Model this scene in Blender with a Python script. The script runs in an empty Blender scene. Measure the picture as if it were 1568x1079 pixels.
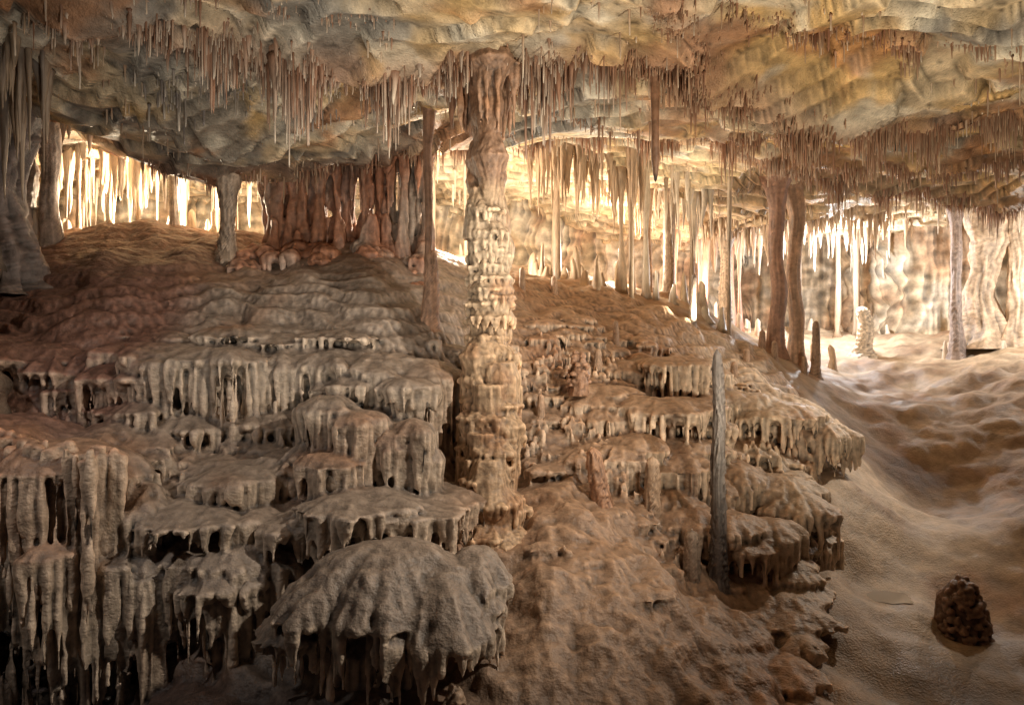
import bpy, math, numpy as np
from mathutils import Vector
rng=np.random.default_rng(7)
sc=bpy.context.scene
# ---------------------------------------------------------------- noise
_perm=rng.permutation(256); _perm=np.concatenate([_perm,_perm,_perm])
_g=rng.normal(size=(256,3)); _g/=np.linalg.norm(_g,axis=1)[:,None]
def pn(x,y,z=0.0):
    x,y,z=np.broadcast_arrays(np.asarray(x,float),np.asarray(y,float),np.asarray(z,float))
    xi=np.floor(x).astype(int);yi=np.floor(y).astype(int);zi=np.floor(z).astype(int)
    xf=x-xi;yf=y-yi;zf=z-zi
    f=lambda t:t*t*t*(t*(t*6-15)+10)
    u,v,w=f(xf),f(yf),f(zf)
    def G(a,b,c):
        h=_perm[_perm[_perm[(xi+a)&255]+((yi+b)&255)]+((zi+c)&255)]
        g=_g[h]
        return g[...,0]*(xf-a)+g[...,1]*(yf-b)+g[...,2]*(zf-c)
    L=lambda a,b,t:a+(b-a)*t
    return 1.6*L(L(L(G(0,0,0),G(1,0,0),u),L(G(0,1,0),G(1,1,0),u),v),
             L(L(G(0,0,1),G(1,0,1),u),L(G(0,1,1),G(1,1,1),u),v),w)
def fbm(x,y,z=0.0,o=4):
    s=0;a=1.0
    for i in range(o):
        s=s+a*pn(x*2**i+i*17.3,y*2**i+i*5.1,np.asarray(z)*2**i); a*=.5
    return s
def sst(a,b,x):
    t=np.clip((x-a)/(b-a),0,1); return t*t*(3-2*t)
def tps(P,smooth=0.02):
    P=np.array(P,float); X=P[:,:2]; n=len(P)
    def K(r2): return np.where(r2>0,0.5*r2*np.log(r2+1e-12),0)
    d2=((X[:,None]-X[None])**2).sum(-1)
    A=np.zeros((n+3,n+3)); A[:n,:n]=K(d2)+smooth*np.eye(n)
    A[:n,n]=1;A[:n,n+1:]=X;A[n,:n]=1;A[n+1:,:n]=X.T
    b=np.zeros(n+3);b[:n]=P[:,2]
    w=np.linalg.solve(A,b)
    def f(x,y):
        x,y=np.broadcast_arrays(np.asarray(x,float),np.asarray(y,float))
        s=w[n]+w[n+1]*x+w[n+2]*y
        for i in range(n):
            s=s+w[i]*K((x-X[i,0])**2+(y-X[i,1])**2)
        return s
    return f
# ---------------------------------------------------------------- floor / ceiling shape (metres, eye level z=0)
FP=[(-3.4,5.2,-2.4),(-3.3,4.2,-2.5),(-2,4.2,-2.4),(-5.4,5,-1.2),(-3.9,5.9,-.3),(-5.4,8,1.07),(-5,9,1.64),(-4.17,9,1.55),(-2.7,8.5,1.25),(-1.5,8.5,1.22),
(-3.24,7,.47),(-2.24,7,.45),(-1.23,7,.38),(-3.46,6.4,-.05),(-2.49,6.3,-.15),(-1.63,6.3,-.12),(-1.07,6.4,-.15),(-.57,6.6,-.25),
(-3.07,5.8,-.95),(-1.98,5.7,-.9),(-1.23,5.8,-.95),(-.72,5.9,-1.0),(-2.56,5.3,-1.55),(-1.53,5.2,-1.5),(-.88,5.3,-1.5),(-.48,5.5,-1.45),
(-2.6,4.9,-2.3),(-1.5,4.6,-2.2),(-.8,4.2,-2.15),(-.3,4.9,-1.85),(0,3.5,-2.3),(.89,4.3,-2.2),(-.2,6.5,-1.35),(.59,5.3,-1.57),(.41,6.5,-1.0),(.62,7.5,-.43),(.57,9,.5),(.15,9.5,.9),
(-.6,8.2,.7),(1.86,9,.17),(2.16,8.5,-.4),(2.12,7.5,-1.05),(3.1,8.3,-.7),(3.1,7.3,-1.3),(3.1,6.6,-1.75),(2.35,5.9,-2.1),(1.9,4.6,-2.4),(1.5,5.9,-1.85),
(2.83,4.8,-2.5),(3.83,6.5,-2.24),(4.9,8.3,-1.9),(4.2,8.6,-1.2),(6.05,9.5,-1.27),(6.5,12,-.69),(7.4,15,.14),(7.6,17,.49),(9.6,14,.4),(7.5,10,-.57),(5.25,7,-1.74),(3.6,4.8,-2.5),
(4.17,11,0.0),(4.23,14,.6),(2.9,14,1.2),(1.44,13,1.37),(-1.05,13,1.6),(-7,12,1.6),(-4,12,1.5),(-5,16,1.6),(0,17,1.5),(5,19,.8),(9,20,.7),(13,15,1),(13,9,0.2),(11,4,-1.5),(8,0,-2.3),(0,0,-2.6),(-7,1,-2),(-8,6,0),(-10,10,1.6)]
_F=tps(FP)
PUD=(3.42,6.2)
def F0(x,y):
    z=np.clip(_F(x,y),-2.7,2.2)
    path=sst(2.6,4.2,x-np.maximum(0,(y-8))*.25)*sst(13,9,y-0*x)
    lump=.12*fbm(x*.9,y*.9,3.1,3)+.05*pn(x*3,y*3,1.7)
    return z+lump*(1-.45*path)+.05*np.abs(fbm(x*1.3,y*1.3,8.,3))*path
PZ=float(F0(*PUD))-.05
def F(x,y):
    z=F0(x,y);w=np.exp(-(((x-PUD[0])**2+(y-PUD[1])**2)/.42**2)**2)
    return z*(1-w)+(PZ)*w
CP=[(-3,1,2.8),(2,1,2.8),(0,4,2.75),(-4,5.2,2.55),(-2,5.2,2.7),(0,5.2,2.7),(2,5.2,2.7),(4,5.2,2.6),
(-5.3,8.3,2.8),(-4.7,8.2,2.65),(-3.9,8,2.2),(-2.7,8.1,2.2),(-1.4,8,2.3),(-1.9,6,2.65),(-.2,6.5,2.65),(.14,9,2.95),(1.33,12,3.15),(-.9,11,3.35),(2.9,14,3.05),(2.4,8,2.7),(2.28,6.5,2.6),
(4.46,7,2.45),(5.4,10,2.55),(7.4,15,2.8),(7.5,10,2.45),(4.5,6,2.55),(8.9,18,2.95),(4.8,16,2.75),(-4.6,7,2.35),(-3.1,5.5,2.55),(-6,11.5,3.3),(-3.5,11.5,3.0),(-4,16,3.1),(1,18,3.1),(12,16,3),(12,9,2.6),(10,3,2.8),(-8,4,2.6),(-9,10,2.9),(6,2,2.8)]
_C=tps(CP)
RIBS=[([(-3.5,5.4),(-2.4,5.8),(-1.6,5.9),(-.84,6.1),(-.02,6.3),(.67,6.1),(1.24,6.0),(1.9,6.3),(3.03,6.8),(4.13,7),(5.4,7),(7,6.6)],.15,.2),
([(1.0,4.2),(1.15,5.0),(1.5,5.7),(1.9,6.3)],.10,.16),
([(-.81,9),(.57,9),(1.46,9.2),(2.55,9),(3.9,9.8),(6.2,10.5),(8,10.5)],.18,.25),
([(1.5,12.5),(3,13.2),(4.2,14),(5.4,13),(7,13.5)],.2,.3),
([(-4.2,7.9),(-2.65,8.3),(-1.14,8.4)],.14,.3),
([(2.4,7.6),(3.6,8.2),(4.9,8.4),(6.5,8)],.1,.2)]
def segdist(x,y,pl):
    d=np.full(np.shape(x),1e9)
    for (ax,ay),(bx,by) in zip(pl[:-1],pl[1:]):
        vx,vy=bx-ax,by-ay;L=vx*vx+vy*vy
        t=np.clip(((x-ax)*vx+(y-ay)*vy)/L,0,1)
        d=np.minimum(d,np.hypot(x-ax-t*vx,y-ay-t*vy))
    return d
def C(x,y):
    x,y=np.broadcast_arrays(np.asarray(x,float),np.asarray(y,float))
    wx=x+.25*pn(x*.8,y*.8,9.)+.06*pn(x*3,y*3,9.); wy=y+.25*pn(x*.8,y*.8,19.)+.06*pn(x*3,y*3,19.)
    z=np.clip(_C(x,y),2.0,3.6)
    for pl,a,w in RIBS:
        d=segdist(wx,wy,pl); z=z-a*np.exp(-(d/w)**2)
    b=np.abs(fbm(wx*.4,wy*.7,2.2,2))
    z=z+.22*b-.08
    q=fbm(wx*.38,wy*.5,7.7,4)*4.0
    st=np.floor(q)+sst(.46,.54,q-np.floor(q))
    z=z+.115*(st-q*.35)
    z=z+.03*pn(x*2.2,y*2.2,.3)+.012*fbm(x*6,y*6,.3,3)
    return z
# ---------------------------------------------------------------- mesh helpers
class B:
    def __init__(s): s.v=[];s.q=[];s.t=[];s.c=[];s.n=0
    def add(s,v,q=None,t=None,c=None):
        v=np.asarray(v,float).reshape(-1,3)
        s.v.append(v)
        if q is not None and len(q): s.q.append(np.asarray(q).reshape(-1,4)+s.n)
        if t is not None and len(t): s.t.append(np.asarray(t).reshape(-1,3)+s.n)
        if c is None: c=np.tile([.4,.3,.25],(len(v),1))
        c=np.asarray(c,float)
        if c.ndim==1: c=np.tile(c,(len(v),1))
        s.c.append(c); s.n+=len(v)
def setcol(me,col):
    a=me.color_attributes.new("Col",'FLOAT_COLOR','POINT')
    a.data.foreach_set("color",np.hstack([np.clip(col,0,.85),np.ones((len(col),1))]).astype(np.float32).ravel())
def mk(name,b,mat,smooth=True):
    V=np.vstack(b.v);Q=np.vstack(b.q) if b.q else np.zeros((0,4),int);T=np.vstack(b.t) if b.t else np.zeros((0,3),int)
    me=bpy.data.meshes.new(name)
    me.vertices.add(len(V));me.vertices.foreach_set("co",V.astype(np.float32).ravel())
    li=np.concatenate([Q.ravel(),T.ravel()]).astype(np.int32)
    me.loops.add(len(li));me.loops.foreach_set("vertex_index",li)
    st=np.concatenate([np.arange(len(Q))*4,len(Q)*4+np.arange(len(T))*3]).astype(np.int32)
    me.polygons.add(len(st));me.polygons.foreach_set("loop_start",st)
    me.update(calc_edges=True); me.validate()
    if smooth: me.polygons.foreach_set("use_smooth",np.ones(len(me.polygons),bool))
    if len(me.vertices)==len(V): setcol(me,np.vstack(b.c))
    if mat: me.materials.append(mat)
    o=bpy.data.objects.new(name,me);sc.collection.objects.link(o)
    return o
def gridq(nu,nv,wrap=False):
    i=np.arange(nu-1)[:,None];j=np.arange(nv if wrap else nv-1)[None]
    j2=(j+1)%nv
    a=i*nv+j;b_=i*nv+j2;c=(i+1)*nv+j2;d=(i+1)*nv+j
    return np.stack(np.broadcast_arrays(a,b_,c,d),-1).reshape(-1,4)
def spikes(b,P,L,R,col,col2=None,prof=None,S=7,up=False,wob=.15,lean=None,sq=None):
    """batch of tapered drips: P top points, L lengths, R radii"""
    P=np.asarray(P,float);N=len(P)
    if N==0:return
    L=np.broadcast_to(L,(N,)).astype(float);R=np.broadcast_to(R,(N,)).astype(float)
    if prof is None: prof=[(0,1.25),(.08,1.0),(.3,.78),(.55,.55),(.8,.33),(.95,.16)]
    prof=np.array(prof);K=len(prof);t=prof[:,0];rr=prof[:,1]
    th=np.linspace(0,2*np.pi,S,endpoint=False)
    rad=R[:,None]*rr[None]*(1+.18*rng.normal(size=(N,K))).clip(.55,1.5)
    off=np.cumsum(rng.normal(size=(N,K,2)),1)*(R[:,None,None]*wob)
    if lean is not None: off=off+(lean[:,None,:]*t[None,:,None]*L[:,None,None])
    ph=rng.uniform(0,6.28,N)
    ell=(1+.25*np.sin(th[None]*2+ph[:,None]))
    X=P[:,0,None,None]+off[...,0,None]+rad[...,None]*ell[:,None]*np.cos(th)
    Y=P[:,1,None,None]+off[...,1,None]+rad[...,None]*ell[:,None]*np.sin(th)
    s=1 if up else -1
    Z=np.broadcast_to((P[:,2,None]+s*L[:,None]*t[None])[...,None],X.shape)
    ring=np.stack([X,Y,Z],-1).reshape(N,K*S,3)
    top=P.copy()[:,None]; tip=np.stack([P[:,0]+off[:,-1,0],P[:,1]+off[:,-1,1],P[:,2]+s*L],-1)[:,None]
    V=np.concatenate([ring,top,tip],1); M=K*S+2
    q=gridq(K,S,True)
    j=np.arange(S);j2=(j+1)%S
    t1=np.stack([np.full(S,K*S),j2,j],-1);t2=np.stack([np.full(S,K*S+1),(K-1)*S+j,(K-1)*S+j2],-1)
    tt=np.vstack([t1,t2])
    if s>0: q=q[:,::-1];tt=tt[:,::-1]
    base=(np.arange(N)*M)
    Q=(q[None]+base[:,None,None]).reshape(-1,4);T=(tt[None]+base[:,None,None]).reshape(-1,3)
    col=np.asarray(col,float);col=np.broadcast_to(col,(N,3)); col2=col if col2 is None else np.broadcast_to(np.asarray(col2,float),(N,3))
    tv=np.concatenate([np.repeat(t,S),[0,1]])
    CC=col[:,None]*(1-tv[None,:,None])+col2[:,None]*tv[None,:,None]
    b.add(V.reshape(-1,3),Q,T,CC.reshape(-1,3))
def lobe(b,cx,cy,zt,rx,ry,dome,cur,rot=0.,nf=18,S=48,under=.25,teeth=True,seed=0.,tl=(.1,.35),tr=(.018,.034),sp=.048,back=.3):
    th=np.linspace(0,2*np.pi,S,endpoint=False)
    pr=[(0.15,0.,0),(.4,.10,0),(.65,.32,0),(.85,.66,0),(.96,.9,0),(1.0,1.0,.0),(1.0,1.0,.25),(.97,1.,.6),(.92,1.,.9),(.80,1.,1.0),(.5,1.,.6),(.2,1.,.4)]
    e=1+.26*pn(np.cos(th)*1.7+seed,np.sin(th)*1.7,seed)+.20*pn(np.cos(th)*4+seed,np.sin(th)*4,seed+3)
    fl=.055*np.abs(np.sin(th*nf/2+2*pn(np.cos(th)*2,np.sin(th)*2,seed)))
    V=[]
    for k,(r,dz,cz) in enumerate(pr):
        f=(fl if k>=5 else fl*(r**4))
        R=(r*e)*(1+f)
        if k>6: R=R*(1-under*cz*.4)
        lx=rx*R*np.cos(th);ly=ry*R*np.sin(th)
        c_,s_=math.cos(rot),math.sin(rot)
        V.append(np.stack([cx+lx*c_-ly*s_,cy+lx*s_+ly*c_,zt-dome*dz-cur*cz*(1+.35*pn(np.cos(th)*5,np.sin(th)*5,seed+k*.1))],-1))
    K=len(pr);V=np.array(V)
    lip=V[6].copy()
    V=V.reshape(-1,3)
    V=np.vstack([V,[[cx,cy,zt+.0],[cx,cy,zt-dome-cur*.4]]])
    q=gridq(K,S,True);j=np.arange(S);j2=(j+1)%S
    t1=np.stack([np.full(S,K*S),j2,j],-1)[:,::-1];t2=np.stack([np.full(S,K*S+1),(K-1)*S+j,(K-1)*S+j2],-1)[:,::-1]
    b.add(V,q[:,::-1],np.vstack([t1,t2]))
    if teeth:
        per=2*np.pi*math.sqrt((rx*rx+ry*ry)/2)
        n=int(per/sp)
        idx=rng.uniform(0,S,n);i0=idx.astype(int)%S;i1=(i0+1)%S;w=(idx-np.floor(idx))[:,None]
        p=lip[i0]*(1-w)+lip[i1]*w
        cen=np.array([cx,cy,0]);k_=rng.uniform(.90,1.0,n)[:,None];p[:,:2]=p[:,:2]*k_+cen[:2]*(1-k_)
        p=p[p[:,1]<cy+back*ry]
        n=len(p)
        ln=rng.uniform(tl[0],tl[1],n)*(.75+.9*pn(p[:,0]*2.3,p[:,1]*2.3,seed))
        p[:,2]+=.02
        spikes(b,p,np.maximum(ln,.03)+cur*.5,rng.uniform(tr[0],tr[1],n),[.4]*3,prof=[(0,1.),(.15,1.05),(.45,.85),(.75,.6),(.95,.35)],S=8,wob=.08)
def arr(me):
    V=np.empty(len(me.vertices)*3,np.float32);me.vertices.foreach_get("co",V)
    N=np.empty(len(me.vertices)*3,np.float32);me.vertices.foreach_get("normal",N)
    return V.reshape(-1,3).astype(float),N.reshape(-1,3).astype(float)
def fuse(name,b,vox,mat,disp,colf):
    """voxel-fuse overlapping closed parts into one organic surface"""
    o=mk("tmp",b,None)
    m=o.modifiers.new("r",'REMESH');m.mode='VOXEL';m.voxel_size=vox
    dg=bpy.context.evaluated_depsgraph_get();ev=o.evaluated_get(dg)
    me=bpy.data.meshes.new_from_object(ev)
    bpy.data.objects.remove(o)
    V,N=arr(me)
    me.vertices.foreach_set("co",(V+N*disp(V,N)[:,None]).astype(np.float32).ravel())
    me.polygons.foreach_set("use_smooth",np.ones(len(me.polygons),bool))
    setcol(me,colf(V,N));me.materials.clear();me.materials.append(mat);me.update();me.name=name
    o=bpy.data.objects.new(name,me);sc.collection.objects.link(o)
    print(name,len(V))
    return o
# ---------------------------------------------------------------- material
def rock(name,rough=.62,bump=.6,s1=9.,dark=.55,spec=.35,pt=1.0,zs=1.0,fine=60.,dist=.03,ripple=0.,hi=1.3,r1w=.68):
    m=bpy.data.materials.new(name);m.use_nodes=True;nt=m.node_tree;N=nt.nodes;L=nt.links
    bs=N["Principled BSDF"]
    at=N.new("ShaderNodeAttribute");at.attribute_name="Col"
    tc=N.new("ShaderNodeTexCoord");mp=N.new("ShaderNodeMapping");mp.inputs["Scale"].default_value=(1,1,zs)
    L.new(tc.outputs["Object"],mp.inputs[0])
    n1=N.new("ShaderNodeTexNoise");n1.inputs["Scale"].default_value=s1;n1.inputs["Detail"].default_value=6;n1.inputs["Roughness"].default_value=r1w
    n2=N.new("ShaderNodeTexNoise");n2.inputs["Scale"].default_value=fine;n2.inputs["Detail"].default_value=2
    for n in(n1,n2):L.new(mp.outputs[0],n.inputs["Vector"])
    r1=N.new("ShaderNodeMapRange");r1.inputs[1].default_value=.32;r1.inputs[2].default_value=.68;r1.inputs[3].default_value=dark;r1.inputs[4].default_value=hi
    L.new(n1.outputs[0],r1.inputs[0])
    out=r1.outputs[0]
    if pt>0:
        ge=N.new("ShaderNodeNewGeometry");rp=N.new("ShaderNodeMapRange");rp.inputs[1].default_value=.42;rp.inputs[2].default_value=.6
        rp.inputs[3].default_value=max(.08,1-.9*pt);rp.inputs[4].default_value=1+1.0*pt;L.new(ge.outputs["Pointiness"],rp.inputs[0])  # crevices darkened in the colour like occlusion shade; convex tips made paler
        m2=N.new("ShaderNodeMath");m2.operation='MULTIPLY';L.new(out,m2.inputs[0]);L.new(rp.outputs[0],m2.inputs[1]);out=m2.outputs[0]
    vm=N.new("ShaderNodeVectorMath");vm.operation='SCALE';L.new(at.outputs["Color"],vm.inputs[0]);L.new(out,vm.inputs["Scale"])
    L.new(vm.outputs[0],bs.inputs["Base Color"])
    rr=N.new("ShaderNodeMapRange");rr.inputs[3].default_value=rough-.18;rr.inputs[4].default_value=rough+.2;L.new(n1.outputs[0],rr.inputs[0]);L.new(rr.outputs[0],bs.inputs["Roughness"])
    bs.inputs["Specular IOR Level"].default_value=spec
    ad=N.new("ShaderNodeMath");ad.operation='MULTIPLY_ADD';ad.inputs[1].default_value=.35;L.new(n2.outputs[0],ad.inputs[0]);L.new(n1.outputs[0],ad.inputs[2])
    h=ad.outputs[0]
    if ripple>0:
        mp2=N.new("ShaderNodeMapping");mp2.inputs["Scale"].default_value=(12,26,26);L.new(tc.outputs["Object"],mp2.inputs[0])
        v=N.new("ShaderNodeTexNoise");v.inputs["Scale"].default_value=1.3;v.inputs["Detail"].default_value=1;L.new(mp2.outputs[0],v.inputs["Vector"])
        a2=N.new("ShaderNodeMath");a2.operation='MULTIPLY_ADD';a2.inputs[1].default_value=ripple;L.new(v.outputs[0],a2.inputs[0]);L.new(h,a2.inputs[2]);h=a2.outputs[0]
    bp=N.new("ShaderNodeBump");bp.inputs["Strength"].default_value=bump;bp.inputs["Distance"].default_value=dist
    L.new(h,bp.inputs["Height"]);L.new(bp.outputs[0],bs.inputs["Normal"])
    return m
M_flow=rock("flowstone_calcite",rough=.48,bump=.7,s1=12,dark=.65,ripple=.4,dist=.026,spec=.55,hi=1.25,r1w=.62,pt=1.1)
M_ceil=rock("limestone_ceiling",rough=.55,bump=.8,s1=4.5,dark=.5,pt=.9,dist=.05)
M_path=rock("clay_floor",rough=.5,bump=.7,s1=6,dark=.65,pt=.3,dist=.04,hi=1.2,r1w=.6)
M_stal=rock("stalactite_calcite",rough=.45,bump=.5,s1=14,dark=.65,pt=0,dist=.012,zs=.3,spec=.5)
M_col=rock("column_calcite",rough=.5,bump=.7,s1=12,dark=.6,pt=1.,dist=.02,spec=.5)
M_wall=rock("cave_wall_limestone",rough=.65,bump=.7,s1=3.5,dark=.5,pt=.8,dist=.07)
def mixc(a,b_,t): return a*(1-t[:,None])+np.asarray(b_)[None]*t[:,None]
def floorcol(V,N=None):
    x,y,z=V.T
    c=np.tile([.30,.235,.185],(len(V),1))
    n=fbm(x*.8,y*.8,z*.8,3)
    c=mixc(c,[.36,.215,.125],sst(-.9,.6,x+.4*n)*.8)
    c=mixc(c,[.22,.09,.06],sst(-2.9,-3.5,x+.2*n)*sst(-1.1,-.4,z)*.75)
    c=mixc(c,[.52,.40,.29],sst(1.8,3.2,x+.5*n)*.9)
    c=mixc(c,[.54,.42,.29],sst(10,13,y+n)*.8)
    c=mixc(c,[.35,.17,.085],sst(.15,.8,n)*.55)
    c=mixc(c,[.24,.15,.10],sst(.7,1.1,z)*sst(-.5,-1.5,x)*.6)
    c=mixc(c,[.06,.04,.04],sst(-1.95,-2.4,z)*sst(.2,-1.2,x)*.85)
    c=mixc(c,[.22,.135,.085],sst(.0,.5,fbm(x*.5+3,y*.7,9.,4))*sst(2.6,3.6,x)*.8)
    c=c*(1-.55*sst(6.0,4.6,y)*sst(2.2,3.2,x))[:,None]  # weaker light on the near right floor, painted as darker colour
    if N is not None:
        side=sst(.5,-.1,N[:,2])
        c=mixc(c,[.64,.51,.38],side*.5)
    return c
# ---------------------------------------------------------------- flowstone mound
b=B()
xs=np.arange(-6.4,4.6,.05);ys=np.arange(2.4,10.8,.05)
X,Y=np.meshgrid(xs,ys,indexing='ij')
def mask(x,y):
    e=.3*pn(x*.8,y*.8,4.4)
    right=np.interp(y,[2,4.6,5.9,6.6,7.3,8.3,9.5,11],[1.7,1.95,2.45,3.2,3.25,3.9,4.0,3.6])
    return sst(.15,-.15,x-right+e*.5)*sst(10.6,10.1,y)
def Fm(x,y):
    return F(x,y)+.06-.35*(1-mask(x,y))
Z=Fm(X,Y)
q=Z/.17+1.4*fbm(X*.8,Y*.8,5.,3)
st=np.floor(q)+sst(.3,.7,q-np.floor(q))
front=sst(-.3,.2,X)*sst(6.2,5.6,Y)
Z=Z+.75*.17*(st-q)*mask(X,Y)*sst(1.3,.3,Z)*(1-.6*front)
Z=Z+front*(.12*np.abs(fbm(X*2.2,Y*1.6,6.,4))+.02*fbm(X*7,Y*7,2.,2))
nu,nv=X.shape
top=np.stack([X,Y,Z],-1).reshape(-1,3);bot=top.copy();bot[:,2]-=.5
qq=gridq(nu,nv)
idx=np.arange(nu*nv).reshape(nu,nv)
loop=np.concatenate([idx[:,0],idx[-1,1:],idx[-2::-1,-1],idx[0,-2:0:-1]]);l2=np.roll(loop,-1);o_=nu*nv
side=np.stack([loop,l2,l2+o_,loop+o_],-1)
b.add(np.vstack([top,bot]),np.vstack([qq[:,::-1],qq+o_,side]))
def chain(pts,rx,ry,dome,cur,step=.28,tl=(.1,.35),dz=.05,**k):
    pts=np.array(pts,float)
    seg=np.linalg.norm(np.diff(pts[:,:2],axis=0),axis=1);s=np.concatenate([[0],np.cumsum(seg)])
    for u in np.arange(0,s[-1]+1e-6,step):
        p=[np.interp(u,s,pts[:,i]) for i in range(3)]
        f=rng.uniform(.7,1.3)
        lobe(b,p[0]+rng.normal()*.06,p[1]+rng.normal()*.10,p[2]+rng.normal()*dz,rx*f,ry*f,dome*rng.uniform(.8,1.3),cur*rng.uniform(.6,1.3),rot=rng.normal()*.3,seed=rng.uniform(0,99),tl=tl,**k)
chain([(-3.6,6.85,.22),(-2.9,6.75,.2),(-2.0,6.8,.22),(-1.2,6.85,.2)],.45,.5,.10,.03,tl=(.03,.12),dz=.03)
chain([(-3.4,6.5,.12),(-2.49,6.4,.03),(-1.63,6.3,.04),(-1.07,6.35,-.02),(-.6,6.5,-.12)],.42,.5,.14,.2,step=.17,tl=(.3,.85),tr=(.016,.030),sp=.028,dz=.025)
chain([(-3.4,6.2,-.18),(-2.9,6.15,-.3)],.26,.3,.1,.1,step=.2,tl=(.2,.45))
chain([(-3.2,6.1,-.36),(-2.5,5.95,-.50),(-2.1,5.95,-.6)],.32,.36,.10,.05,step=.22,tl=(.15,.45),dz=.05)
chain([(-1.5,6.05,-.18),(-1.0,5.9,-.28),(-.7,5.95,-.38)],.2,.24,.08,.08,step=.11,tl=(.15,.45),dz=.07,sp=.034)
chain([(-3.2,5.8,-.62),(-2.6,5.65,-.72),(-2.0,5.6,-.86),(-1.6,5.6,-.88)],.34,.42,.10,.1,step=.15,tl=(.2,.6),dz=.04,sp=.030)
chain([(-1.5,5.6,-.38),(-1.15,5.5,-.52),(-.85,5.5,-.62),(-.6,5.6,-.75)],.20,.24,.10,.16,step=.12,tl=(.3,.7),sp=.030,dz=.06)
chain([(-1.6,5.45,-.68),(-1.3,5.4,-.75)],.2,.22,.1,.1,step=.12,tl=(.2,.45),sp=.032,dz=.04)
chain([(-3.0,5.45,-.98),(-2.4,5.3,-1.12),(-1.7,5.2,-1.14),(-1.1,5.25,-1.06),(-.65,5.5,-1.1)],.40,.43,.08,.05,step=.17,tl=(.14,.45),dz=.02,sp=.030)
chain([(-2.7,5.15,-1.25),(-2.2,5.05,-1.34),(-1.8,5.05,-1.42)],.33,.3,.12,.15,step=.2,tl=(.3,.9),sp=.034)
chain([(-2.0,5.0,-1.55),(-1.5,4.98,-1.5),(-1.1,5.1,-1.45)],.28,.28,.12,.1,step=.2,tl=(.15,.45))
chain([(-4.3,5.3,-.5),(-3.8,5.05,-.55),(-3.3,4.95,-.62),(-2.95,5.05,-.72)],.34,.42,.16,.06,step=.2,tl=(.5,1.4),tr=(.018,.034),dz=.03,sp=.06,under=.7)
# organ-pipe curtain under the left shelf
n=84;x=rng.uniform(-3.95,-2.7,n);y=4.66+.12*np.sin(x*5)+rng.normal(size=n)*.06+.25*(x+3.4)**2
spikes(b,np.stack([x,y,-.60-.1*(x+3.6)+rng.normal(size=n)*.03],-1),rng.uniform(1.0,1.95,n),rng.uniform(.016,.030,n),[.4]*3,prof=[(0,1.3),(.1,1.),(.4,.85),(.75,.8),(.95,.5)],S=9,wob=.08)
n=22;x=rng.uniform(-3.9,-2.7,n);y=4.74+rng.normal(size=n)*.08+.25*(x+3.4)**2
spikes(b,np.stack([x,y,F(x,y)-.05],-1),rng.uniform(.3,1.2,n),rng.uniform(.03,.05,n),[.4]*3,S=9,up=True,prof=[(0,1.5),(.2,1.),(.6,.85),(.9,.6)],wob=.1)
chain([(-3.05,4.6,-1.3),(-2.95,4.6,-1.28)],.10,.11,.08,.06,step=.09,tl=(.4,.8),tr=(.016,.028),sp=.04)
chain([(-2.7,5.0,-.95),(-2.45,5.0,-1.08)],.15,.18,.12,.08,step=.16,tl=(.5,1.0),tr=(.016,.030),sp=.045)
chain([(-4.6,6.2,.15),(-3.9,6.1,.1),(-3.4,6.2,-.05)],.4,.5,.18,.1,step=.3,tl=(.1,.3))
R_=dict(sp=.032)
chain([(.6,7.5,-.30),(1.1,7.3,-.48),(1.6,7.35,-.5),(2.0,7.5,-.55)],.38,.34,.10,.14,step=.16,tl=(.1,.6),dz=.09,**R_)
chain([(.7,6.85,-.78),(1.2,6.75,-.88),(1.7,6.85,-.92),(2.1,7.0,-.97)],.32,.30,.10,.12,step=.17,tl=(.1,.55),dz=.09,**R_)
chain([(1.4,8.4,.02),(1.9,8.25,-.05),(2.4,8.15,-.2)],.36,.36,.10,.12,step=.18,tl=(.05,.45),dz=.07,**R_)
chain([(2.0,7.0,-1.08),(2.5,6.85,-1.18),(2.9,6.65,-1.33)],.42,.40,.16,.2,step=.18,tl=(.1,.45),dz=.09,**R_)
chain([(1.5,6.35,-1.32),(2.0,6.2,-1.44),(2.4,6.1,-1.62)],.30,.3,.12,.12,step=.16,tl=(.1,.4),dz=.07,**R_)
chain([(2.5,6.1,-1.85),(2.3,5.6,-2.1),(2.05,5.1,-2.25),(1.95,4.6,-2.36)],.24,.24,.08,.08,step=.14,tl=(.02,.12),dz=.03)
chain([(2.4,8.05,-.45),(3.0,7.95,-.58),(3.4,7.85,-.78),(3.6,8.05,-.78)],.38,.36,.14,.18,step=.17,tl=(.1,.4),dz=.07,**R_)
chain([(3.3,9.0,-.38),(3.7,8.9,-.64),(4.1,8.7,-1.0)],.36,.34,.16,.10,step=.2,tl=(.05,.25),dz=.05)
n=0
while n<330:
    x=rng.uniform(-4.2,3.2);y=rng.uniform(4.9,8.9)
    if mask(x,y)<.9: continue
    g=(F(x,y+.15)-F(x,y-.15))/.3
    z=float(Fm(x,y))
    if g<.4 or (z>.15 and x<.2) or (x>-.2 and y<5.8 and rng.uniform()<.4): continue
    z+=rng.uniform(.0,.06)
    r=rng.uniform(.04,.15)
    lobe(b,x,y,z,r*1.5,r,r*.4,r*.4,rot=rng.normal()*.4,nf=12,S=24,seed=rng.uniform(0,99),tl=(.04,.28),tr=(.012,.024),sp=.032); n+=1
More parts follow.
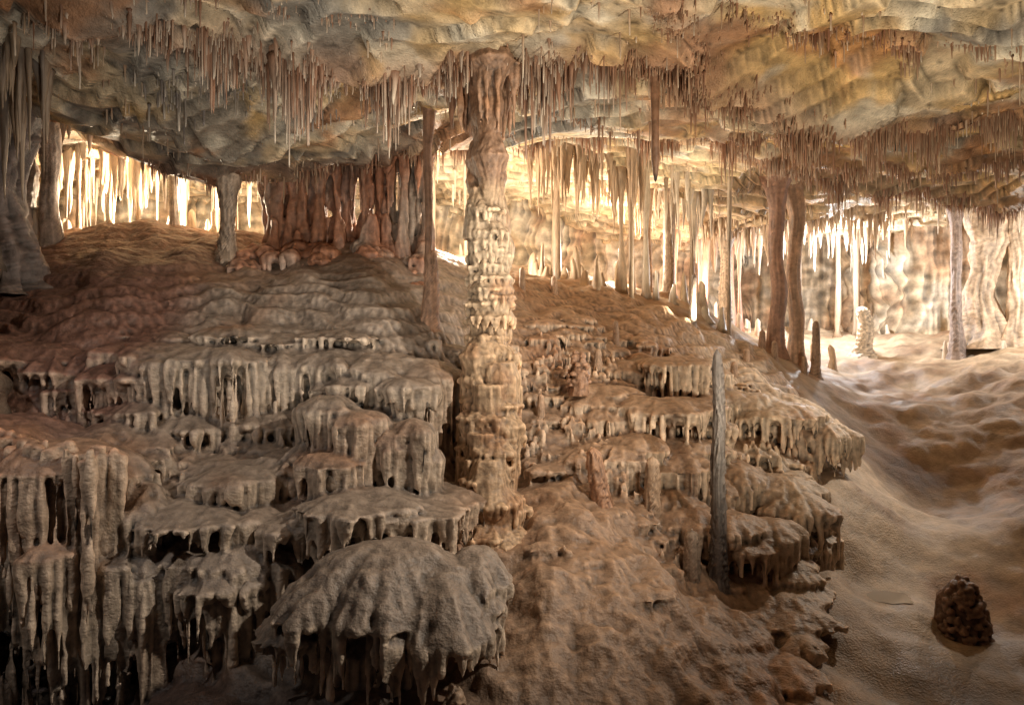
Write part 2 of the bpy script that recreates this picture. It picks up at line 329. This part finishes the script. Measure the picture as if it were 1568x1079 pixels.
# vertical ribs running down the steep faces
n=4200;x=rng.uniform(-3.4,3.3,n);y=rng.uniform(5.1,8.3,n)
gz=(F(x,y+.12)-F(x,y-.12))/.24;zf_=Fm(x,y);k_=(gz>np.where(x<.2,.9,.6))&(pn(x*1.6,y*1.6,88.)>-.25)&(mask(x,y)>.8)&((zf_<-.1)|(x>.3));x=x[k_];y=y[k_]
spikes(b,np.stack([x,y-.06,Fm(x,y)+.08],-1),rng.uniform(.15,.55,len(x)),rng.uniform(.013,.030,len(x)),[.4]*3,prof=[(0,.5),(.15,.95),(.45,.85),(.75,.6),(.95,.35)],S=8,wob=.08)
def dispm(V,N):
    up=np.clip(N[:,2],0,1)
    cush=fbm(V[:,0]*3.5,V[:,1]*3.5,V[:,2]*3,4)
    fl=np.abs(pn(V[:,0]*13,V[:,1]*13,V[:,2]*1.6))
    wob=V[:,2]*34+V[:,1]*13+4.5*pn(V[:,0]*2.2,V[:,1]*2.2,V[:,2]*2.2)+2*pn(V[:,0]*7,V[:,1]*7,V[:,2]*7)
    return .026*cush+(.038*fl-.012)*(1-up)+.005*np.sin(wob)*up
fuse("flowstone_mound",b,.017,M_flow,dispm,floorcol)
# ---------------------------------------------------------------- mushroom boulder in the foreground
b=B()
lobe(b,-.80,4.5,-1.24,.66,.60,.38,.10,rot=.15,seed=12.,nf=26,S=72,tl=(.2,.5),tr=(.020,.038),under=.9,sp=.046)
lobe(b,-.50,4.42,-1.36,.42,.5,.34,.1,seed=3.,nf=20,tl=(.15,.45),tr=(.020,.034),sp=.046,under=.8)
lobe(b,-.25,4.55,-1.30,.22,.3,.2,.1,seed=43.,nf=20,tl=(.15,.35),tr=(.020,.034))
lobe(b,-1.42,4.35,-1.66,.24,.26,.10,.1,seed=31.,nf=20,tl=(.08,.25))
lobe(b,-1.2,4.5,-1.50,.24,.32,.16,.1,seed=37.,nf=20,tl=(.15,.35))
lobe(b,-.85,4.65,-1.7,.40,.36,.2,.5,seed=8.,teeth=False)
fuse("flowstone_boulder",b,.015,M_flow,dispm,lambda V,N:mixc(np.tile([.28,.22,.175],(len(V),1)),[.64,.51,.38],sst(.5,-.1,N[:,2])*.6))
# ---------------------------------------------------------------- cave floor and clay path
b=B();xs=np.arange(-13,15,.06);ys=np.arange(-3,22,.06)
X,Y=np.meshgrid(xs,ys,indexing='ij');Z=F(X,Y)-.12*mask(X,Y)
pw=1-np.exp(-(((X-PUD[0])**2+(Y-PUD[1])**2)/.42**2)**2)
bank=sst(4.3,5.6,X-.15*Y+.6)*sst(14,11,Y)
Z=Z+(.008*pn(X*7,Y*7,1.)+.03*fbm(X*2.5,Y*2.5,1.,4)+bank*.14*np.abs(fbm(X*1.3,Y*1.1,4.,4)))*pw
Vv=np.stack([X,Y,Z],-1).reshape(-1,3)
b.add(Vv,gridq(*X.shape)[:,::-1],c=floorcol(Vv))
mk("cave_floor",b,M_path)
# ---------------------------------------------------------------- ceiling
b=B();xs=np.arange(-13,15,.04);ys=np.arange(-3,22,.04)
X,Y=np.meshgrid(xs,ys,indexing='ij');Z=C(X,Y)
Vv=np.stack([X,Y,Z],-1).reshape(-1,3);x,y,z=Vv.T
c=np.tile([.68,.54,.36],(len(Vv),1))
n1=fbm(x*.7,y*1.1,1.,4);n2=fbm(x*.8+40,y*1.2,2.,4);n3=fbm(x*1.6,y*2.2,8.,3)
c=mixc(c,[.70,.45,.18],sst(-.15,.5,n1+.3*sst(0,3,x))*.85)
c=mixc(c,[.24,.235,.225],sst(.15,.5,n2+.45*sst(-.3,-2.2,x)*sst(9,8,y)-.2*sst(0,3,x))*.8)
c=mixc(c,[.84,.76,.61],sst(.1,.45,n3)*.7)
c=mixc(c,[.48,.21,.08],sst(.2,.55,fbm(x*.9+9,y*1.3,5.,4)+.15*sst(2,4,x))*.7)
ribd=np.min([segdist(x,y,pl)/w for pl,a,w in RIBS],axis=0)
c=mixc(c,[.34,.195,.125],np.exp(-(ribd*.8)**2)*.75)
crack=np.abs(fbm(x*1.1,y*1.5,14.,4));c=c*(1-.7*sst(.025,.0,crack))[:,None]
c=mixc(c,[.74,.61,.42],sst(9,11,y)*.6)
b.add(Vv,gridq(*X.shape),c=c)
mk("cave_ceiling",b,M_ceil)
# ---------------------------------------------------------------- walls
b=B()
pl=np.array([(-5.0,-2),(-4.9,2),(-4.9,5),(-5.5,6.6),(-7.0,8.2),(-9,10),(-9.4,13),(-7,14.6),(-4,14.4),(-1.5,15.2),(1,16.5),(4,18),(6.5,19),(8.6,18),(9.0,15.6),(10.3,14),(12.0,12),(12.5,9),(11.5,5),(10,-2)])
seg=np.linalg.norm(np.diff(pl,axis=0),axis=1);s=np.concatenate([[0],np.cumsum(seg)])
u=np.arange(0,s[-1],.05);px=np.interp(u,s,pl[:,0]);py=np.interp(u,s,pl[:,1])
k=np.ones(15)/15
px[7:-7]=np.convolve(px,k,'valid');py[7:-7]=np.convolve(py,k,'valid')
dx=np.gradient(px);dy=np.gradient(py);L_=np.hypot(dx,dy);nx,ny=dy/L_,-dx/L_
h=np.arange(-3,4.2,.05)
U,H=np.meshgrid(u,h,indexing='ij')
D=.6*fbm(U*.5,H*.7,1.,4)+.3*np.abs(pn(U*2.4,H*.35,3.))+.16*np.abs(pn(U*6,H*.4,6.))+.35*((H-1.6)/2.2)**2
Vv=np.stack([px[:,None]+nx[:,None]*D,py[:,None]+ny[:,None]*D,H],-1).reshape(-1,3)
c=np.tile([.56,.45,.31],(len(Vv),1));nn=fbm(Vv[:,0],Vv[:,1],Vv[:,2],3)
c=mixc(c,[.44,.25,.14],sst(.0,.5,nn)*.6);c=mixc(c,[.68,.61,.50],sst(.0,-.5,nn)*.7)
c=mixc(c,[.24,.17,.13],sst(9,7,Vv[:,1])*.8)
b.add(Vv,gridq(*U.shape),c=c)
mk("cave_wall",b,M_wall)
# ---------------------------------------------------------------- hanging stalactites
RUST=np.array([.34,.17,.10]);TAN=np.array([.54,.39,.26]);PALE=np.array([.76,.66,.53]);GREY=np.array([.27,.23,.21])
def colmix(n,a,b_):
    t=rng.uniform(0,1,n)[:,None];return a*t+b_*(1-t)
def fringe(pl,dens,Lr,Rr,spread,ca,cb,prof=None,name="stalactite_fringe"):
    pl=np.array(pl,float);seg=np.linalg.norm(np.diff(pl,axis=0),axis=1);s=np.concatenate([[0],np.cumsum(seg)])
    n=int(dens*s[-1]);u=rng.uniform(0,s[-1],n)
    u=u+ .2*np.sin(u*9)+.15*np.sin(u*23)
    x=np.interp(u,s,pl[:,0])+rng.normal(size=n)*spread;y=np.interp(u,s,pl[:,1])+rng.normal(size=n)*spread
    x=x-.25*pn(x*.8,y*.8,9.);y=y-.25*pn(x*.8,y*.8,19.)
    cl=.6+1.1*pn(x*2.3,y*2.3,33.)
    k_=cl>.2;x=x[k_];y=y[k_];cl=cl[k_];n=len(x)
    L=(Lr[0]+(Lr[1]-Lr[0])*rng.beta(1.2,3,n))*np.clip(cl,.25,1.5)
    R=rng.uniform(Rr[0],Rr[1],n)*(.6+.6*L/Lr[1])
    P=np.stack([x,y,C(x,y)+.03],-1)
    b=B();spikes(b,P,L,R,colmix(n,ca,ca*.6),colmix(n,ca,cb),prof=prof,S=6,wob=.12)
    return mk(name,b,M_stal)
STRAW=[(0,1.6),(.1,1.0),(.4,.8),(.7,.7),(.95,.5)]
fringe(RIBS[0][0][:6],400,(.06,.75),(.006,.013),.10,RUST,PALE,prof=STRAW)
fringe(RIBS[0][0][:6],34,(.2,.65),(.02,.04),.13,RUST,PALE)
fringe(RIBS[0][0][5:],400,(.06,.6),(.006,.012),.09,RUST,TAN,prof=STRAW)
fringe([(-3.4,6.2),(-2.3,6.5),(-1.2,6.7)],90,(.08,.5),(.007,.018),.12,GREY,PALE,prof=STRAW)
fringe([(-.5,6.6),(.3,7.2),(1.4,7.6)],120,(.05,.4),(.007,.013),.10,RUST,TAN,prof=STRAW)
fringe([(1.6,5.3),(2.4,5.7),(3.4,5.9),(4.3,5.7)],170,(.04,.35),(.006,.012),.07,RUST,TAN,prof=STRAW)
fringe([(-3.0,5.0),(-2.0,5.25),(-1.0,5.3)],90,(.04,.25),(.006,.012),.07,RUST,PALE,prof=STRAW)
fringe(RIBS[1][0],240,(.04,.3),(.006,.012),.08,RUST,TAN,prof=STRAW)
fringe(RIBS[2][0],300,(.1,.55),(.009,.018),.11,RUST*1.2,PALE)
fringe(RIBS[3][0],110,(.15,.8),(.02,.04),.3,TAN,PALE)
fringe(RIBS[4][0],120,(.06,.35),(.012,.03),.12,RUST,TAN)
fringe(RIBS[5][0],220,(.06,.45),(.007,.015),.09,RUST,TAN,prof=STRAW)
n=3000;x=rng.uniform(-5,8,n);y=rng.uniform(4.4,13,n);k_=pn(x*1.2,y*1.2,50.)>.15;x=x[k_];y=y[k_];n=len(x)
b=B();spikes(b,np.stack([x,y,C(x,y)+.02],-1),rng.beta(1.2,4,n)*.4+.03,rng.uniform(.005,.012,n),colmix(n,RUST,TAN),colmix(n,TAN,PALE),S=6,prof=STRAW)
mk("soda_straw_field",b,M_stal)
def cluster(x0,x1,y0,y1,n,Lr,Rr,ca,cb,touch=.25,up=.3,name="stalactite_cluster"):
    x=rng.uniform(x0,x1,n);y=rng.uniform(y0,y1,n);k_=pn(x*1.5,y*1.5,70.)>-.15;x=x[k_];y=y[k_];n=len(x)
    zc=C(x,y)+.05;zf=F(x,y)
    b=B();L=Lr[0]+(Lr[1]-Lr[0])*rng.beta(1.3,2,n);R=Rr[0]+(Rr[1]-Rr[0])*rng.beta(1.3,2.5,n)
    t=rng.uniform(size=n)<touch
    spikes(b,np.stack([x,y,zc],-1)[~t],L[~t],R[~t],colmix((~t).sum(),ca,cb),cb,S=8)
    spikes(b,np.stack([x,y,zc],-1)[t],(zc-zf)[t]+.1,R[t],colmix(t.sum(),ca,cb),ca,S=9,prof=[(0,2.2),(.08,1.3),(.25,1.),(.5,.8),(.75,1.),(.92,1.3),(1.,2.1)])
    m_=int(n*up)
    if m_:
        xx=rng.uniform(x0,x1,m_);yy=rng.uniform(y0,y1,m_)
        spikes(b,np.stack([xx,yy,F(xx,yy)-.05],-1),rng.uniform(.15,.6,m_),rng.uniform(.04,.09,m_),colmix(m_,ca,cb),cb,S=9,up=True,prof=[(0,1.6),(.15,1.1),(.5,.85),(.85,.6),(.97,.3)])
    return mk(name,b,M_stal)
cluster(-7.4,-4.0,9.6,12.2,150,(.3,1.3),(.02,.08),TAN*.8,PALE,.06)
cluster(-4.2,-2.2,9.6,11.5,40,(.2,.8),(.03,.07),RUST,TAN,.15)
cluster(.2,2.0,10.0,11.4,90,(.4,1.3),(.03,.08),TAN*.5,TAN*.8,.03)
cluster(-1.7,-.2,11.5,13.5,20,(.3,1.0),(.03,.07),TAN,PALE,.1)
cluster(1.8,3.4,10.6,12.6,60,(.4,1.3),(.03,.08),TAN*.5,PALE*.85,.07)
cluster(3.4,6.6,14.5,17,90,(.3,1.2),(.04,.09),np.array([.42,.2,.13]),PALE,.07)
cluster(5.6,8.4,13.0,14.2,46,(.2,.9),(.03,.08),TAN*.6,TAN,.05,.1)
cluster(6.4,9.0,14.9,17,80,(.2,1.2),(.03,.10),TAN*.6,PALE,.08,.1)
cluster(8.0,10.8,12.2,13.8,70,(.2,.9),(.03,.09),TAN*.7,PALE,.08,.1)
cluster(-6.6,-5.2,7.2,8.8,60,(.2,1.0),(.03,.08),GREY,TAN,.12)
cluster(-4.9,-4.0,5.5,6.2,46,(.3,1.2),(.02,.06),GREY*.8,TAN*.7,0,0)
# ---------------------------------------------------------------- columns
def revolve(name,x,y,z0,z1,prof,col,col2=None,fl=.10,stack=0.,sp=.13,seed=0.,S=56,lean=(0,0),mat=None,dz=.018):
    zz=np.arange(z0,z1+dz,dz);t=(zz-z0)/(z1-z0)
    r=np.interp(t,[p[0] for p in prof],[p[1] for p in prof])
    r=r*(1+.16*pn(zz*2.2,seed,1.))
    th=np.linspace(0,2*np.pi,S,endpoint=False)
    T,ZZ=np.meshgrid(th,zz);R=np.broadcast_to(r[:,None],T.shape)
    cx,sx=np.cos(T),np.sin(T)
    a=1+fl*fbm(cx*1.6+seed,sx*1.6,ZZ*1.6+seed,4)+fl*1.3*np.abs(pn(cx*4+seed,sx*4,ZZ*.9+seed))
    ph=-ZZ/sp+1.8*pn(cx*1.3,sx*1.3,ZZ*2+seed)+1.6*pn(seed,3.,ZZ*1.7)
    f=ph-np.floor(ph)
    a=a+stack*(f**1.6-.4)*(.5+1.1*pn(cx*2+9,sx*2,ZZ*3+seed))
    ox=lean[0]*(ZZ-z0)+.5*r.mean()*pn(ZZ*1.2,seed,0.);oy=lean[1]*(ZZ-z0)+.5*r.mean()*pn(ZZ*1.2,seed,7.)
    Vv=np.stack([x+ox+R*a*cx,y+oy+R*a*sx,ZZ],-1)
    K=len(zz)
    Vv=Vv.reshape(-1,3);Vv=np.vstack([Vv,[Vv[-S:].mean(0)]])
    j=np.arange(S)
    tt=np.stack([(K-1)*S+j,(K-1)*S+(j+1)%S,np.full(S,K*S)],-1)
    c=np.tile(np.asarray(col,float),(len(Vv),1))
    if col2 is not None:
        tv=np.append(np.repeat(t,S),1.);c=mixc(c,col2,tv)
    c=c*(1+.3*pn(Vv[:,0]*4,Vv[:,1]*4,Vv[:,2]*4))[:,None]
    b=B();b.add(Vv,gridq(K,S,True),tt,c)
    return mk(name,b,mat or M_col)
fz=lambda x,y:float(F(x,y));cz=lambda x,y:float(C(x,y))
# main column : fused calcite caps on a core, smooth brown neck above, foot running down the slope
X0,Y0=-.21,6.2
cx_=lambda z:X0+.05*float(pn(z*.9,0.3,3.))+.025*float(pn(z*2.7,4.,3.))+.06*float(sst(0,-1.2,z))
cy_=lambda z:Y0-.55*float(sst(.2,-1.5,z))
b=B();zz=-1.62
while zz<1.55:
    t=(zz+1.5)/3.0
    R=np.interp(t,[0,.15,.42,.5,.62,.8,.95,1],[.27,.26,.24,.205,.195,.18,.155,.13])*rng.uniform(.88,1.12)
    nl=5 if t<.5 else 2
    for i in range(nl):
        a_=rng.uniform(0,6.28);o1=(.11 if t<.5 else .035)*rng.uniform(.3,1.);f_=rng.uniform(.5,.75) if i else 1
        lobe(b,cx_(zz)+o1*math.cos(a_),cy_(zz)+o1*math.sin(a_),zz+.05+rng.uniform(-.05,.05),R*f_*rng.uniform(.85,1.15),R*f_,rng.uniform(.05,.13),rng.uniform(.03,.09),
             nf=12,S=36,under=.5,seed=rng.uniform(0,99),tl=(.02,.12) if t>.5 else (.06,.34),tr=(.010,.026),sp=.034,back=1.1)
    zz+=rng.uniform(.05,.13)
for z_ in np.arange(-1.6,1.5,.2):
    spikes(b,np.array([[cx_(z_),cy_(z_)+.04,z_+.32]]),[.5],[np.interp(z_,[-1.6,0,1.5],[.23,.18,.14])],[.4]*3,S=16,prof=[(0,.9),(.3,1.),(.7,1.),(1,.9)],wob=.02)
zc_=cz(X0,Y0)+.15
spikes(b,np.array([[cx_(1.5),Y0,zc_]]),[zc_-1.25],[.145],[.4]*3,S=22,prof=[(0,2.4),(.06,1.8),(.14,1.35),(.22,1.12),(.35,1.),(.5,.95),(.65,1.02),(.8,1.0),(.95,1.08),(1.,1.1)],wob=.02)
spikes(b,np.array([[cx_(1.5)+.15,Y0,zc_]]),[.75],[.05],[.4]*3,S=12,wob=.02)
for k in range(14):
    a_=rng.uniform(0,6.28)
    spikes(b,np.array([[X0+.28*math.cos(a_),Y0+.2*math.sin(a_),cz(X0,Y0)+.08]]),[rng.uniform(.2,.7)],[.035],[.4]*3,S=10)
def ccol(V,N):
    c=np.tile([.50,.34,.21],(len(V),1))
    c=mixc(c,[.29,.17,.11],sst(1.4,1.6,V[:,2])*.9)
    c=mixc(c,[.54,.43,.31],sst(.1,.7,V[:,2])*sst(1.5,1.2,V[:,2])*.6)
    return mixc(c,[.36,.18,.09],sst(0,.6,fbm(V[:,0]*3,V[:,1]*3,V[:,2]*3,3))*.6)
fuse("limestone_column",b,.012,M_col,lambda V,N:.016*fbm(V[:,0]*9,V[:,1]*9,V[:,2]*6,3)+.012*np.abs(pn(V[:,0]*22,V[:,1]*22,V[:,2]*4)),ccol)
def column(x,y,r,col,stack=.1,bottom=None,top=None,mid=.75,name="limestone_column",seed=None,sp=.13,flare=1.7,lean=(0,0),fl=.10,cap=2.1):
    z0=fz(x,y)-.08 if bottom is None else bottom;z1=cz(x,y)+.08 if top is None else top
    return revolve(name,x,y,z0,z1,[(0,r*flare),(.07,r*1.25),(.2,r),(.5,r*mid),(.8,r*.95),(.94,r*1.3),(1,r*cap)],col,None,seed=rng.uniform(0,99) if seed is None else seed,stack=stack,sp=sp,S=44,dz=.02,lean=lean,fl=fl)
column(-3.35,8.0,.10,[.36,.27,.20],.4,sp=.17,cap=1.3)
column(-.85,7.0,.045,[.35,.21,.14],.05)
column(4.27,11,.12,[.34,.2,.14],.04,mid=.95);column(4.62,11.15,.11,[.46,.3,.2],.04,mid=.95)
column(8.45,13,.11,[.36,.29,.26],.15);column(9.1,13.2,.30,[.55,.42,.30],.05,fl=.3);column(9.55,12.9,.18,[.55,.42,.3],.05,fl=.3)
column(4.4,14,.13,[.5,.38,.28],.25);column(2.75,12,.10,[.42,.31,.23],.15);column(2.4,12,.06,[.45,.3,.2],.05)
column(-6.15,8.4,.24,[.28,.22,.18],.12,fl=.2);column(-5.75,8.5,.12,[.28,.22,.18],.12);column(-4.6,9.3,.06,[.5,.4,.3],.12)
column(-5.25,7.0,.26,[.20,.155,.135],.12,fl=.35)
def stalagmite(x,y,top,r,col,stack=.2,sp=.1,bz=None,tipr=.45,name="stalagmite",lean=(0,0)):
    z0=(fz(x,y)-.1) if bz is None else bz
    return revolve(name,x,y,z0,top,[(0,r*1.9),(.1,r*1.3),(.25,r),(.7,r*.85),(.93,r*.7),(.985,r*tipr),(1,r*.1)],col,seed=rng.uniform(0,99),stack=stack,sp=sp,S=36,dz=.015,lean=lean)
stalagmite(1.75,5.8,.02,.060,[.14,.115,.10],.5,.22)
stalagmite(1.52,5.75,-1.5,.075,[.36,.27,.2],.35,.12)
stalagmite(1.30,6.2,-.95,.075,[.44,.3,.2],.35,.14,lean=(-.05,0))
stalagmite(.80,6.0,-.85,.09,[.36,.2,.12],.45,.13,lean=(-.08,.1))
stalagmite(2.66,10,1.15,.045,[.28,.22,.18],.1)
stalagmite(-.85,7.0,1.05,.09,[.38,.23,.15],.35,.13)
stalagmite(3.95,10.8,.35,.06,[.38,.25,.18],.2);stalagmite(4.85,10.9,.5,.07,[.38,.26,.18],.2)
stalagmite(.15,9.2,1.15,.045,[.4,.27,.18],.2)
stalagmite(7.3,14.2,.95,.17,[.62,.54,.44],.35,.13)
for (a,c_) in [(1.3,8.6),(2.0,7.9),(2.3,7.4),(.3,7.0),(1.0,7.9),(2.9,8.9),(3.3,9.6),(.6,9.6),(4.0,10.4),(4.5,10.5)]:
    stalagmite(a,c_,fz(a,c_)+rng.uniform(.15,.4),rng.uniform(.03,.06),[.42,.28,.19],.3,.09)
# nodular cave-coral stalagmites (knobbly clumps)
def knobby(x,y,z0,z1,r,col,n=90,ks=(.025,.05)):
    b=B()
    spikes(b,np.array([[x,y,z0]]),[z1-z0],[r*.8],[.4]*3,S=12,up=True,prof=[(0,1.3),(.3,1.1),(.7,.8),(.95,.5)])
    for i in range(n):
        t=rng.uniform(0,1);a_=rng.uniform(0,6.28);R=r*np.interp(t,[0,.3,.7,1],[1.0,.95,.7,.3])
        k=rng.uniform(*ks)
        lobe(b,x+R*math.cos(a_),y+R*math.sin(a_),z0+t*(z1-z0)+k,k,k,k*.9,k*.7,S=12,teeth=False,seed=rng.uniform(0,99))
    return fuse("stalagmite",b,.01,M_col,lambda V,N:.008*fbm(V[:,0]*20,V[:,1]*20,V[:,2]*20,2),lambda V,N:np.tile(col,(len(V),1)))
knobby(3.84,5.8,-2.5,-1.93,.19,[.20,.115,.075],260,(.015,.035))
knobby(.70,7.2,-.45,.0,.12,[.33,.19,.12],90,(.015,.035))
knobby(-.34,4.05,-2.25,-1.98,.07,[.36,.25,.17],40,(.015,.03))
# hanging rusty stalactite
b=B();p=np.array([[1.28,6.1,cz(1.28,6.1)+.05]])
spikes(b,p,[p[0,2]-1.52],[.052],[.44,.23,.13],[.40,.21,.12],prof=[(0,1.5),(.05,1.05),(.2,.95),(.4,.9),(.6,.9),(.8,.8),(.93,.55),(.98,.3)],S=24,wob=.03);mk("stalactite",b,M_col)
# rust-red drapery wall behind the mound
b=B()
n=110;x=rng.uniform(-3.1,-1.05,n);y=8.65+.25*pn(x*2,0.,0.)+rng.normal(size=n)*.12
z1=C(x,y)+.1;z0=F(x,y)-.1
t=rng.uniform(size=n)<.4
spikes(b,np.stack([x,y,z1],-1)[t],(z1-z0)[t],rng.uniform(.04,.09,n)[t],[.4]*3,S=12,prof=[(0,1.5),(.1,1.1),(.35,.8),(.6,.8),(.85,1.1),(1.,1.6)],wob=.3)
spikes(b,np.stack([x,y,z1],-1)[~t],(z1-z0)[~t]*rng.uniform(.25,.8,(~t).sum()),rng.uniform(.03,.08,n)[~t],[.4]*3,S=12)
spikes(b,np.stack([x,y-.1,z0+.02],-1)[::3],rng.uniform(.2,.6,len(x[::3])),rng.uniform(.04,.09,len(x[::3])),[.4]*3,S=12,up=True,prof=[(0,1.5),(.2,1.1),(.6,.8),(.9,.5)])
for i in range(40):
    xx=rng.uniform(-3.2,-1.0);yy=8.15+rng.normal()*.15
    lobe(b,xx,yy,fz(xx,yy)+rng.uniform(.02,.22),.13,.14,.08,.06,S=20,seed=rng.uniform(0,99),tl=(.05,.25),tr=(.015,.03))
fuse("flowstone_drapery",b,.02,M_col,lambda V,N:.03*fbm(V[:,0]*5,V[:,1]*5,V[:,2]*3,3)+.02*np.abs(pn(V[:,0]*14,V[:,1]*14,V[:,2]*2)),
     lambda V,N:mixc(np.tile([.36,.17,.10],(len(V),1)),[.32,.25,.20],sst(-.2,.5,pn(V[:,0]*2,V[:,1]*2,V[:,2]))))
# puddle lying in a hollow of the floor
b=B();th=np.linspace(0,2*np.pi,40,endpoint=False)
r=1+.3*pn(np.cos(th)*1.5,np.sin(th)*1.5,2.)
b.add(np.vstack([np.stack([PUD[0]+.22*r*np.cos(th),PUD[1]+.17*r*np.sin(th),np.full(40,PZ+.006)],-1),[[PUD[0],PUD[1],PZ+.006]]]),None,np.stack([np.arange(40),(np.arange(40)+1)%40,np.full(40,40)],-1),[.3,.25,.2])
Mw=bpy.data.materials.new("water");Mw.use_nodes=True;w=Mw.node_tree.nodes["Principled BSDF"];w.inputs["Base Color"].default_value=(.30,.24,.18,1);w.inputs["Roughness"].default_value=.12
mk("puddle",b,Mw)
# ---------------------------------------------------------------- lamps
def lamp(name,kind,loc,power,col,size=.15,target=None,spot=None,blend=.8):
    l=bpy.data.lights.new(name,kind);l.energy=power;l.color=col
    l.shadow_soft_size=size
    if spot: l.spot_size=math.radians(spot);l.spot_blend=blend
    o=bpy.data.objects.new(name,l);o.location=loc;sc.collection.objects.link(o)
    if target: o.rotation_euler=(Vector(target)-Vector(loc)).to_track_quat('-Z','Y').to_euler()
    return o
W=(1,.82,.58)
lamp("cave_lamp",'POINT',(-5.6,10.4,1.95),560,W,.08)
lamp("cave_lamp",'POINT',(-3.4,10.6,1.9),130,W,.08)
lamp("cave_lamp",'POINT',(-.9,10.3,1.6),320,(1,.88,.70),.1)
lamp("cave_lamp",'POINT',(1.8,12.9,1.9),300,(1,.87,.68),.1)
lamp("cave_lamp",'POINT',(4.3,15.8,1.5),150,(1,.72,.55),.1)
lamp("cave_lamp",'POINT',(7.0,14.6,1.7),330,(.93,.96,1.0),.12)
lamp("cave_lamp",'POINT',(9.3,11.6,1.3),130,(1,.95,.88),.12)
lamp("cave_floodlight",'SPOT',(2.9,3.4,2.0),680,(1,.89,.75),.06,target=(-1.2,6,-.5),spot=80)
lamp("cave_floodlight",'SPOT',(-3.6,3.0,1.2),90,(1,.92,.85),.12,target=(-2.4,5.8,-.9),spot=85)
lamp("cave_floodlight",'SPOT',(2.2,3.0,-1.0),620,(1,.88,.68),.2,target=(2.2,7.0,2.6),spot=110)
lamp("cave_floodlight",'SPOT',(-1.0,2.6,-.4),270,(1,.93,.80),.2,target=(-1.4,6.4,2.6),spot=90)
lamp("cave_floodlight",'SPOT',(5.6,7.8,1.6),360,(1,.88,.72),.06,target=(2.8,7.8,-.9),spot=90)
lamp("cave_floodlight",'SPOT',(2.7,9.9,.5),330,(1,.88,.66),.12,target=(1.2,10.0,3.1),spot=120)
w=bpy.data.worlds.new("World");sc.world=w;w.use_nodes=True
w.node_tree.nodes["Background"].inputs[0].default_value=(.5,.55,.7,1);w.node_tree.nodes["Background"].inputs[1].default_value=.02
cam=bpy.data.cameras.new("camera");cam.lens=24;cam.sensor_width=36;cam.clip_end=100
co=bpy.data.objects.new("camera",cam);co.rotation_euler=(math.radians(90),0,0);sc.collection.objects.link(co);sc.camera=co
sc.view_settings.view_transform='Standard';sc.view_settings.look='None';sc.view_settings.exposure=0
